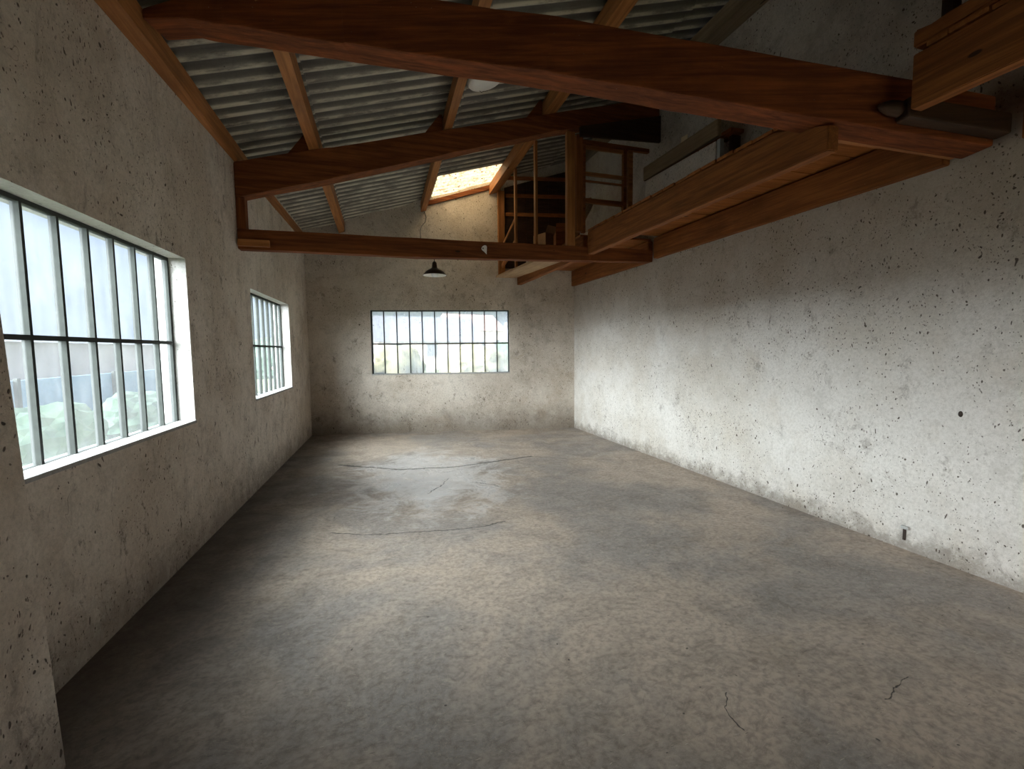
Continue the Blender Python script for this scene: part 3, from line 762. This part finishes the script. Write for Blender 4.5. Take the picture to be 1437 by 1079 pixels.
# low plaster breast with a board on it, against the right wall on the loft
bm = bmesh.new()
hexa(bm, [(3.335, 4.06, 3.004), (XR(4.06)-0.003, 4.06, 3.004), (XR(5.30)-0.003, 5.30, 3.004), (3.30, 5.30, 3.004),
          (3.335, 4.06, 3.600), (XR(4.06)-0.003, 4.06, 3.600), (XR(5.30)-0.003, 5.30, 3.630), (3.30, 5.30, 3.630)])
bevel(bm, 0.008)
o = link('plaster_breast', bm, 'block'); tag(o, 'low whitewashed plaster block on the loft against the right wall', 'wall block')
o = along('capping_board', lambda y: 3.435 - 0.0283*y, 4.02, 5.32, 3.634, 3.80, 0.05, 'grey_board', wob=0.002, bev=0.004)
tag(o, 'weathered board standing on edge along the top of the plaster block', 'board')
o = along('capping_shelf', lambda y: 3.49 - 0.0283*y, 3.90, 5.30, 3.634, 3.668, 0.16, 'loft', wob=0.002, bev=0.003)
tag(o, 'flat dark board lying on the plaster block behind the weathered board', 'board')
o = stick('grey_stud', (3.36, 4.02, 3.0), (3.36, 4.02, 3.60), 0.045, 0.05, 'greypaint')
tag(o, 'grey painted stud at the near end of the plaster block', 'post')
o = stick('gap_shade_strip', (3.50, 3.98, 3.0), (3.50, 3.98, 3.63), 0.05, 0.10, 'old')  # dark strip standing in for the shade of an open gap
tag(o, 'dark strip painting in the shaded gap behind the grey painted stud at the end of the plaster block', 'post')
bm = bmesh.new(); box(bm, -0.002, 0.002, -0.055, 0.055, 0, 0.06)
o = link('paper_tag', bm, 'tag'); o.location = (3.435-0.0283*4.55+0.012, 4.55, 3.797); o.rotation_euler = (0.1, 0, 0)
tag(o, 'small cream paper label stuck on top of the weathered board', 'label')

# dark boarding over the far wall above the loft, with three battens
root = empty('board_panel', (2.8, YB(2.8)-0.02, 2.98))
tag(root, 'dark boarded panel covering the far wall above the loft', 'panel')
bm = bmesh.new()
y_ = lambda x, d: YB(x)-d
xs = [2.22 + 0.2*i for i in range(7)]
for xa, xb in zip(xs, xs[1:]):
    hexa(bm, [(xa+.003, y_(xa, .032), 2.99), (xb-.003, y_(xb, .032), 2.99), (xb-.003, y_(xb, .004), 2.99), (xa+.003, y_(xa, .004), 2.99),
              (xa+.003, y_(xa, .032), ROOF(xa)-.16), (xb-.003, y_(xb, .032), ROOF(xb)-.16), (xb-.003, y_(xb, .004), ROOF(xb)-.16), (xa+.003, y_(xa, .004), ROOF(xa)-.16)])
attach(link('boards', bm, 'old'), root)
for z in (3.92, 4.25, 4.56):
    bm = bmesh.new(); hexa(bm, [(x, y_(x, d), zz) for zz in (z, z+0.06) for x, d in ((2.24, .06), (3.40, .06), (3.40, .033), (2.24, .033))])
    attach(link('batten', bm, 'loft'), root)

# odds and ends stored on the loft
def carton(name, x, y, sx, sy, sz, rz, label, cat, mat='card', zf=2.983):
    root = empty(name, (x, y, zf)); root.rotation_euler = (0, 0, rz); tag(root, label, cat)
    bm = bmesh.new(); box(bm, -sx/2, sx/2, -sy/2, sy/2, 0, sz); bevel(bm, 0.004); link('body', bm, mat, root)
    bm = bmesh.new(); hexa(bm, [(-sx/2, -sy/2-.002, sz), (sx/2, -sy/2-.002, sz), (sx/2, -sy/2-.006, sz), (-sx/2, -sy/2-.006, sz), (-sx/2, -sy/2-.06, sz+.10), (sx/2, -sy/2-.06, sz+.10), (sx/2, -sy/2-.066, sz+.10), (-sx/2, -sy/2-.066, sz+.10)])
    link('flap', bm, mat, root)
    return root
carton('cardboard_box', 2.72, 7.35, 0.34, 0.30, 0.42, 0.4, 'brown cardboard box stored on the loft beside the far wall', 'box')
carton('wooden_crate', 2.74, 6.55, 0.36, 0.28, 0.26, -0.25, 'low orange-brown box stored on the loft nearer than the cardboard box', 'box', 'loft')
o = stick('leaning_plank', (2.62, 6.05, 3.06), (3.15, 6.55, 3.75), 0.03, 0.13, 'purlin')
tag(o, 'orange plank leaning at a slant behind the bright orange post', 'plank')
o = lathe('pale_bucket', [(0.0, 0.0), (0.075, 0.0), (0.095, 0.2), (0.10, 0.2), (0.10, 0.21), (0.09, 0.21), (0.07, 0.01), (0.0, 0.01)], 'pale_plastic', None, (2.60, 7.85, 2.985), 24)
tag(o, 'small pale bucket standing on the loft near the far wall', 'bucket')

o = beam('eaves_board', (0.86, YB(0.86)-0.045), (2.0, YB(2.0)-0.045), [(0, ROOF(0.86)-0.125, ROOF(0.86)-0.045), (1, ROOF(2.0)-0.125, ROOF(2.0)-0.045)], 0.04, 'truss', wob=0, bev=0.003)
tag(o, 'thin dark board along the top of the far wall under the bright roof light', 'board')

# ---------------------------------------------------------------- lamps and cable
LX, LY = 0.632, 5.535
root = empty('pendant_lamp', (LX, LY, 2.40))
tag(root, 'small dark enamel pendant lamp hanging behind the tie beam', 'lamp')
lathe('lamp_shade', [(0.026, 0.135), (0.030, 0.09), (0.036, 0.075), (0.075, 0.055), (0.110, 0.030), (0.128, 0.005), (0.138, -0.006), (0.140, -0.010),
                     (0.136, -0.009), (0.124, 0.000), (0.105, 0.024), (0.072, 0.048), (0.034, 0.066)], 'enamel', root, n=40)
lathe('shade_lining', [(0.136, -0.0100), (0.1235, -0.002), (0.104, 0.022), (0.071, 0.046), (0.034, 0.062), (0.0, 0.063)], 'white', root, n=40)
lathe('lamp_holder', [(0.0, 0.155), (0.012, 0.153), (0.024, 0.14), (0.026, 0.10), (0.030, 0.09), (0.020, 0.06), (0.0, 0.06)], 'enamel', root, n=24)
lathe('bulb', [(0.0, -0.032), (0.018, -0.030), (0.034, -0.020), (0.040, -0.002), (0.036, 0.018), (0.022, 0.04), (0.016, 0.058)], 'bulb', root, n=24)
tube('cord', [(LX, LY, 2.55), (LX, LY-0.005, 2.62), (LX-0.015, LY-0.03, 2.70), (LX-0.09, LY-0.06, 2.765), (0.50, 5.43, 2.772)], 0.0045, 'cable', root)
o = tube('supply_cable', [(0.80, 8.40, 3.955), (0.83, 8.39, 3.86), (0.80, 8.30, 3.75), (0.69, 7.8, 3.54), (0.61, 7.1, 3.29), (0.568, 6.6, 3.127), (0.51, 5.9, 2.93), (0.474, 5.50, 2.80), (0.472, 5.43, 2.77)], 0.007, 'cable')
tag(o, 'black cable looping down from the purlin end to the tie beam', 'cable')
root = empty('ceiling_lamp', (1.09, 4.72, ROOF(1.09)-0.045)); root.rotation_euler = (0, -math.atan(0.28), 0)
tag(root, 'round white dish lamp under the roof, half hidden by the main beam', 'lamp')
lathe('dish', [(0.0, -0.055), (0.06, -0.053), (0.12, -0.042), (0.17, -0.02), (0.19, 0.008), (0.185, 0.012), (0.0, 0.012)], 'white', root, n=40)
tube('wire_guard', [(1.09-0.04, 4.80, root.location.z-0.066), (1.09-0.02, 4.815, root.location.z-0.07), (1.09, 4.805, root.location.z-0.062), (1.11, 4.82, root.location.z-0.052), (1.14, 4.81, root.location.z-0.045)], 0.003, 'iron', root)
bpy.data.objects['wire_guard'].matrix_parent_inverse = root.matrix_basis.inverted()

# ---------------------------------------------------------------- small things on the right wall
def on_right(y, z): return (XR(y)-0.002, y, z)
root = empty('wall_anchor', on_right(2.072, 1.044)); tag(root, 'dark oval plug sticking out of the white right wall', 'plug')
o = lathe('plug', [(0.0, 0.006), (0.011, 0.005), (0.015, 0.0), (0.016, -0.004)], 'iron', root, n=20); o.rotation_euler = (0, -PI/2, 0); o.scale = (1.3, 0.85, 1)
root = empty('wall_clip', on_right(2.357, 0.138)); tag(root, 'small bent metal clip on the right wall just above the floor', 'clip')
bm = bmesh.new(); box(bm, -0.012, 0.0, -0.010, 0.006, -0.065, 0.02); bevel(bm, 0.003); link('stem', bm, 'iron', root)
bm = bmesh.new(); box(bm, -0.022, 0.0, -0.034, 0.016, 0.02, 0.042); bevel(bm, 0.004); link('head', bm, 'greypaint', root)

# ---------------------------------------------------------------- outdoors beyond the windows
bm = bmesh.new(); v = [bm.verts.new(p) for p in ((-70, -40, -0.25), (70, -40, -0.25), (70, 90, -0.25), (-70, 90, -0.25))]; bm.faces.new(v)
g = link('ground', bm, 'grass'); g['kind'] = 'structure'
def blob(name, x, y, z, sx, sy, sz, mat, label, cat, grp, seed):
    bm = bmesh.new(); bmesh.ops.create_icosphere(bm, subdivisions=4, radius=1.0)
    r = random.Random(seed); ph = [r.uniform(0, 6) for _ in range(9)]
    for v in bm.verts:
        p = v.co; k = 1 + 0.10*math.sin(5*p.x+ph[0])*math.sin(4*p.y+ph[1]) + 0.08*math.sin(9*p.z+ph[2]+3*p.x) + 0.05*math.sin(17*p.y+ph[3])*math.sin(15*p.z+ph[4]) + r.uniform(-.03, .03)
        v.co = Vector((p.x*sx*k, p.y*sy*k, max(-0.98, p.z)*sz*k))
    o = link(name, bm, mat, None, False); o.location = (x, y, z); return tag(o, label, cat, grp)
def house(x, y, w, d, h, rz, wall_m, roof_m, label):
    root = empty('house', (x, y, -0.25)); root.rotation_euler = (0, 0, rz); tag(root, label, 'house', 'houses beyond the far window')
    bm = bmesh.new(); box(bm, -w/2, w/2, -d/2, d/2, 0, h); link('walls', bm, wall_m, root)
    bm = bmesh.new(); e = 0.3; rh = d*0.33
    vs = [bm.verts.new(p) for p in ((-w/2-e, -d/2-e, h), (w/2+e, -d/2-e, h), (w/2+e, d/2+e, h), (-w/2-e, d/2+e, h), (-w/2-e, 0, h+rh), (w/2+e, 0, h+rh))]
    for f in ((0, 1, 5, 4), (2, 3, 4, 5), (0, 4, 3), (1, 2, 5), (0, 3, 2, 1)): bm.faces.new([vs[i] for i in f])
    link('roof', bm, roof_m, root)
    for i in range(3):
        bm = bmesh.new(); cx = -w/3 + i*w/3; box(bm, cx-0.5, cx+0.5, -d/2-0.03, -d/2+0.02, h*0.45, h*0.45+1.2); link('window', bm, 'tiles', root)
house(4, 48, 10, 8, 2.6, 0.15, 'house', 'tiles', 'pale house with a dark roof seen through the middle of the far window')
house(16.5, 47, 7, 7, 2.4, -0.2, 'house', 'tiles', 'pale house with a dark roof seen through the right of the far window')
house(13, 70, 8, 8, 4.6, 0.3, 'house', 'red', 'taller pinkish house behind, seen through the right of the far window')
gg = 'bushes and trees beyond the far window'
for i, (x, y, sx, sy, sz, m_) in enumerate(((-3.5, 30, 2.6, 2.2, 1.7, 'autumn'), (1.0, 33, 1.8, 1.8, 1.5, 'autumn'), (6.2, 31, 2.2, 1.8, 1.5, 'autumn'), (10.2, 36, 1.5, 1.5, 2.0, 'hedge'), (-8, 36, 3.2, 2.5, 2.2, 'hedge'), (14.5, 33, 2.2, 1.8, 1.3, 'autumn'))):
    blob('bush' if sz < 2 else 'tree', x, y, 0.3, sx, sy, sz, m_, ['yellow bush at the left of the far window', 'small yellow bush left of the middle of the far window', 'yellow bush in the middle of the far window', 'green tree right of the middle of the far window', 'broad green tree at the far left of the view outside', 'low yellow bush at the right of the far window'][i], 'bush' if sz < 2 else 'tree', gg, i)
root = empty('barn', (-27, 36, -0.25)); tag(root, 'long hazy pinkish barn far behind the blue fence', 'barn')
bm = bmesh.new(); box(bm, -4, 4, -44, 44, 0, 2.6); link('walls', bm, 'barn', root)
bm = bmesh.new(); vs = [bm.verts.new(p) for p in ((4.4, -44.4, 2.6), (4.4, 44.4, 2.6), (-4.4, 44.4, 2.6), (-4.4, -44.4, 2.6), (0, -44.4, 3.2), (0, 44.4, 3.2))]
for f in ((0, 1, 5, 4), (2, 3, 4, 5), (0, 4, 3), (1, 2, 5), (0, 3, 2, 1)): bm.faces.new([vs[i] for i in f])
link('roof', bm, 'barn_roof', root)
# sheet fence and hedge beyond the left windows
root = empty('sheet_fence', (-6.2, 9, -0.25)); tag(root, 'blue-grey sheet fence seen through the left windows', 'fence')
bm = bmesh.new(); box(bm, -0.03, 0.03, -12, 14, 0.0, 1.30); link('sheets', bm, 'fence', root)
for k in range(9):
    bm = bmesh.new(); box(bm, 0.03, 0.09, -11+k*3-0.04, -11+k*3+0.04, 0, 1.34); link('fence_post', bm, 'steel', root)
for i in range(5):
    blob('shrub', -4.6 - 0.3*(i % 2), 0.8+3.4*i, 0.0, 0.7, 1.4, 0.65 + 0.08*(i % 3), 'hedge',
         ['low shrub against the blue fence, seen through the nearest window pane', 'green shrub second along the blue fence', 'green shrub third along the blue fence', 'green shrub fourth along the blue fence', 'last green shrub along the blue fence'][i], 'shrub', 'shrubs before the blue fence', 20+i)

# ---------------------------------------------------------------- sky
w = bpy.data.worlds.new('overcast_sky'); S.world = w; w.use_nodes = True
nt = w.node_tree; nt.nodes.clear()
tc = nt.nodes.new('ShaderNodeTexCoord'); sep = nt.nodes.new('ShaderNodeSeparateXYZ'); nt.links.new(tc.outputs['Generated'], sep.inputs[0])
dot = nt.nodes.new('ShaderNodeVectorMath'); dot.operation = 'DOT_PRODUCT'; dot.inputs[1].default_value = Vector((-0.93, -0.31, 0.17)).normalized()
nt.links.new(tc.outputs['Generated'], dot.inputs[0])
mr = nt.nodes.new('ShaderNodeMapRange'); nt.links.new(dot.outputs['Value'], mr.inputs[0])
mr.interpolation_type = 'SMOOTHSTEP'; mr.inputs[1].default_value = 0.36; mr.inputs[2].default_value = 1.0; mr.inputs[3].default_value = 0.0; mr.inputs[4].default_value = 1.0
mz = nt.nodes.new('ShaderNodeMapRange'); nt.links.new(sep.outputs[2], mz.inputs[0])
mz.inputs[1].default_value = 0.0; mz.inputs[2].default_value = 0.8; mz.inputs[3].default_value = 0.0; mz.inputs[4].default_value = 1.0
cz = nt.nodes.new('ShaderNodeMix'); cz.data_type = 'RGBA'; nt.links.new(mz.outputs[0], cz.inputs[0])
cz.inputs[6].default_value = (0.31, 0.345, 0.41, 1); cz.inputs[7].default_value = (0.70, 0.80, 0.95, 1)
cg = nt.nodes.new('ShaderNodeMix'); cg.data_type = 'RGBA'; nt.links.new(mr.outputs[0], cg.inputs[0])
cg.inputs[7].default_value = (34.0, 32.8, 30.8, 1); nt.links.new(cz.outputs[2], cg.inputs[6])  # very bright sky sector out of view, added to light the room
bg = nt.nodes.new('ShaderNodeBackground'); nt.links.new(cg.outputs[2], bg.inputs[0]); bg.inputs[1].default_value = 1.0
ow = nt.nodes.new('ShaderNodeOutputWorld'); nt.links.new(bg.outputs[0], ow.inputs[0])

def portal(name, loc, rot, sx, sy):
    l = bpy.data.lights.new(name, 'AREA'); l.shape = 'RECTANGLE'; l.size = sx; l.size_y = sy
    l.cycles.is_portal = True
    o = bpy.data.objects.new(name, l); COL.objects.link(o); o.location = loc; o.rotation_euler = rot
yc = lambda r: (r[0]+r[1])/2
portal('window_daylight', (XL(3)-0.26, yc(W1), 1.59), (0, -PI/2, 0), 1.3, 1.9)
portal('window_daylight', (XL(6.5)-0.26, yc(W2), 1.59), (0, -PI/2, 0), 1.3, 1.9)
portal('window_daylight', (yc(WB)+0.05, YB(yc(WB))+0.28, 1.65), (-PI/2, 0, -0.168), 2.5, 1.25)
portal('fill_door_daylight', (2.25, YR-0.3, 1.0), (PI/2, 0, 0), 1.8, 2.05)
portal('roof_daylight', (1.475, 7.965, ROOF(1.475)+0.12), (0, -math.atan(0.28), 0), 1.3, 1.2)

# ---------------------------------------------------------------- camera
R3 = (0.961723, -0.273828, -0.010405); U3 = (0.030756, 0.070135, 0.997063); F3 = (0.272294, 0.959218, -0.075872)
cam = bpy.data.cameras.new('camera'); co = bpy.data.objects.new('camera', cam); COL.objects.link(co)
cam.sensor_fit = 'HORIZONTAL'; cam.sensor_width = 36.0; cam.lens = 640.0/1437.0*36.0; cam.clip_start = 0.02; cam.clip_end = 300
r_, u_, f_ = Vector(R3), Vector(U3), Vector(F3)
co.matrix_world = Matrix(((r_.x, u_.x, -f_.x, 0), (r_.y, u_.y, -f_.y, 0), (r_.z, u_.z, -f_.z, 1.5), (0, 0, 0, 1)))
S.camera = co
S.view_settings.view_transform = 'Standard'; S.view_settings.look = 'None'
S.view_settings.gamma = 1.0; S.view_settings.use_curve_mapping = False
S.view_settings.exposure = 0.95
S.cycles.max_bounces = 8; S.cycles.diffuse_bounces = 5; S.cycles.transparent_max_bounces = 8
S.cycles.use_adaptive_sampling = True; S.cycles.adaptive_threshold = 0.04
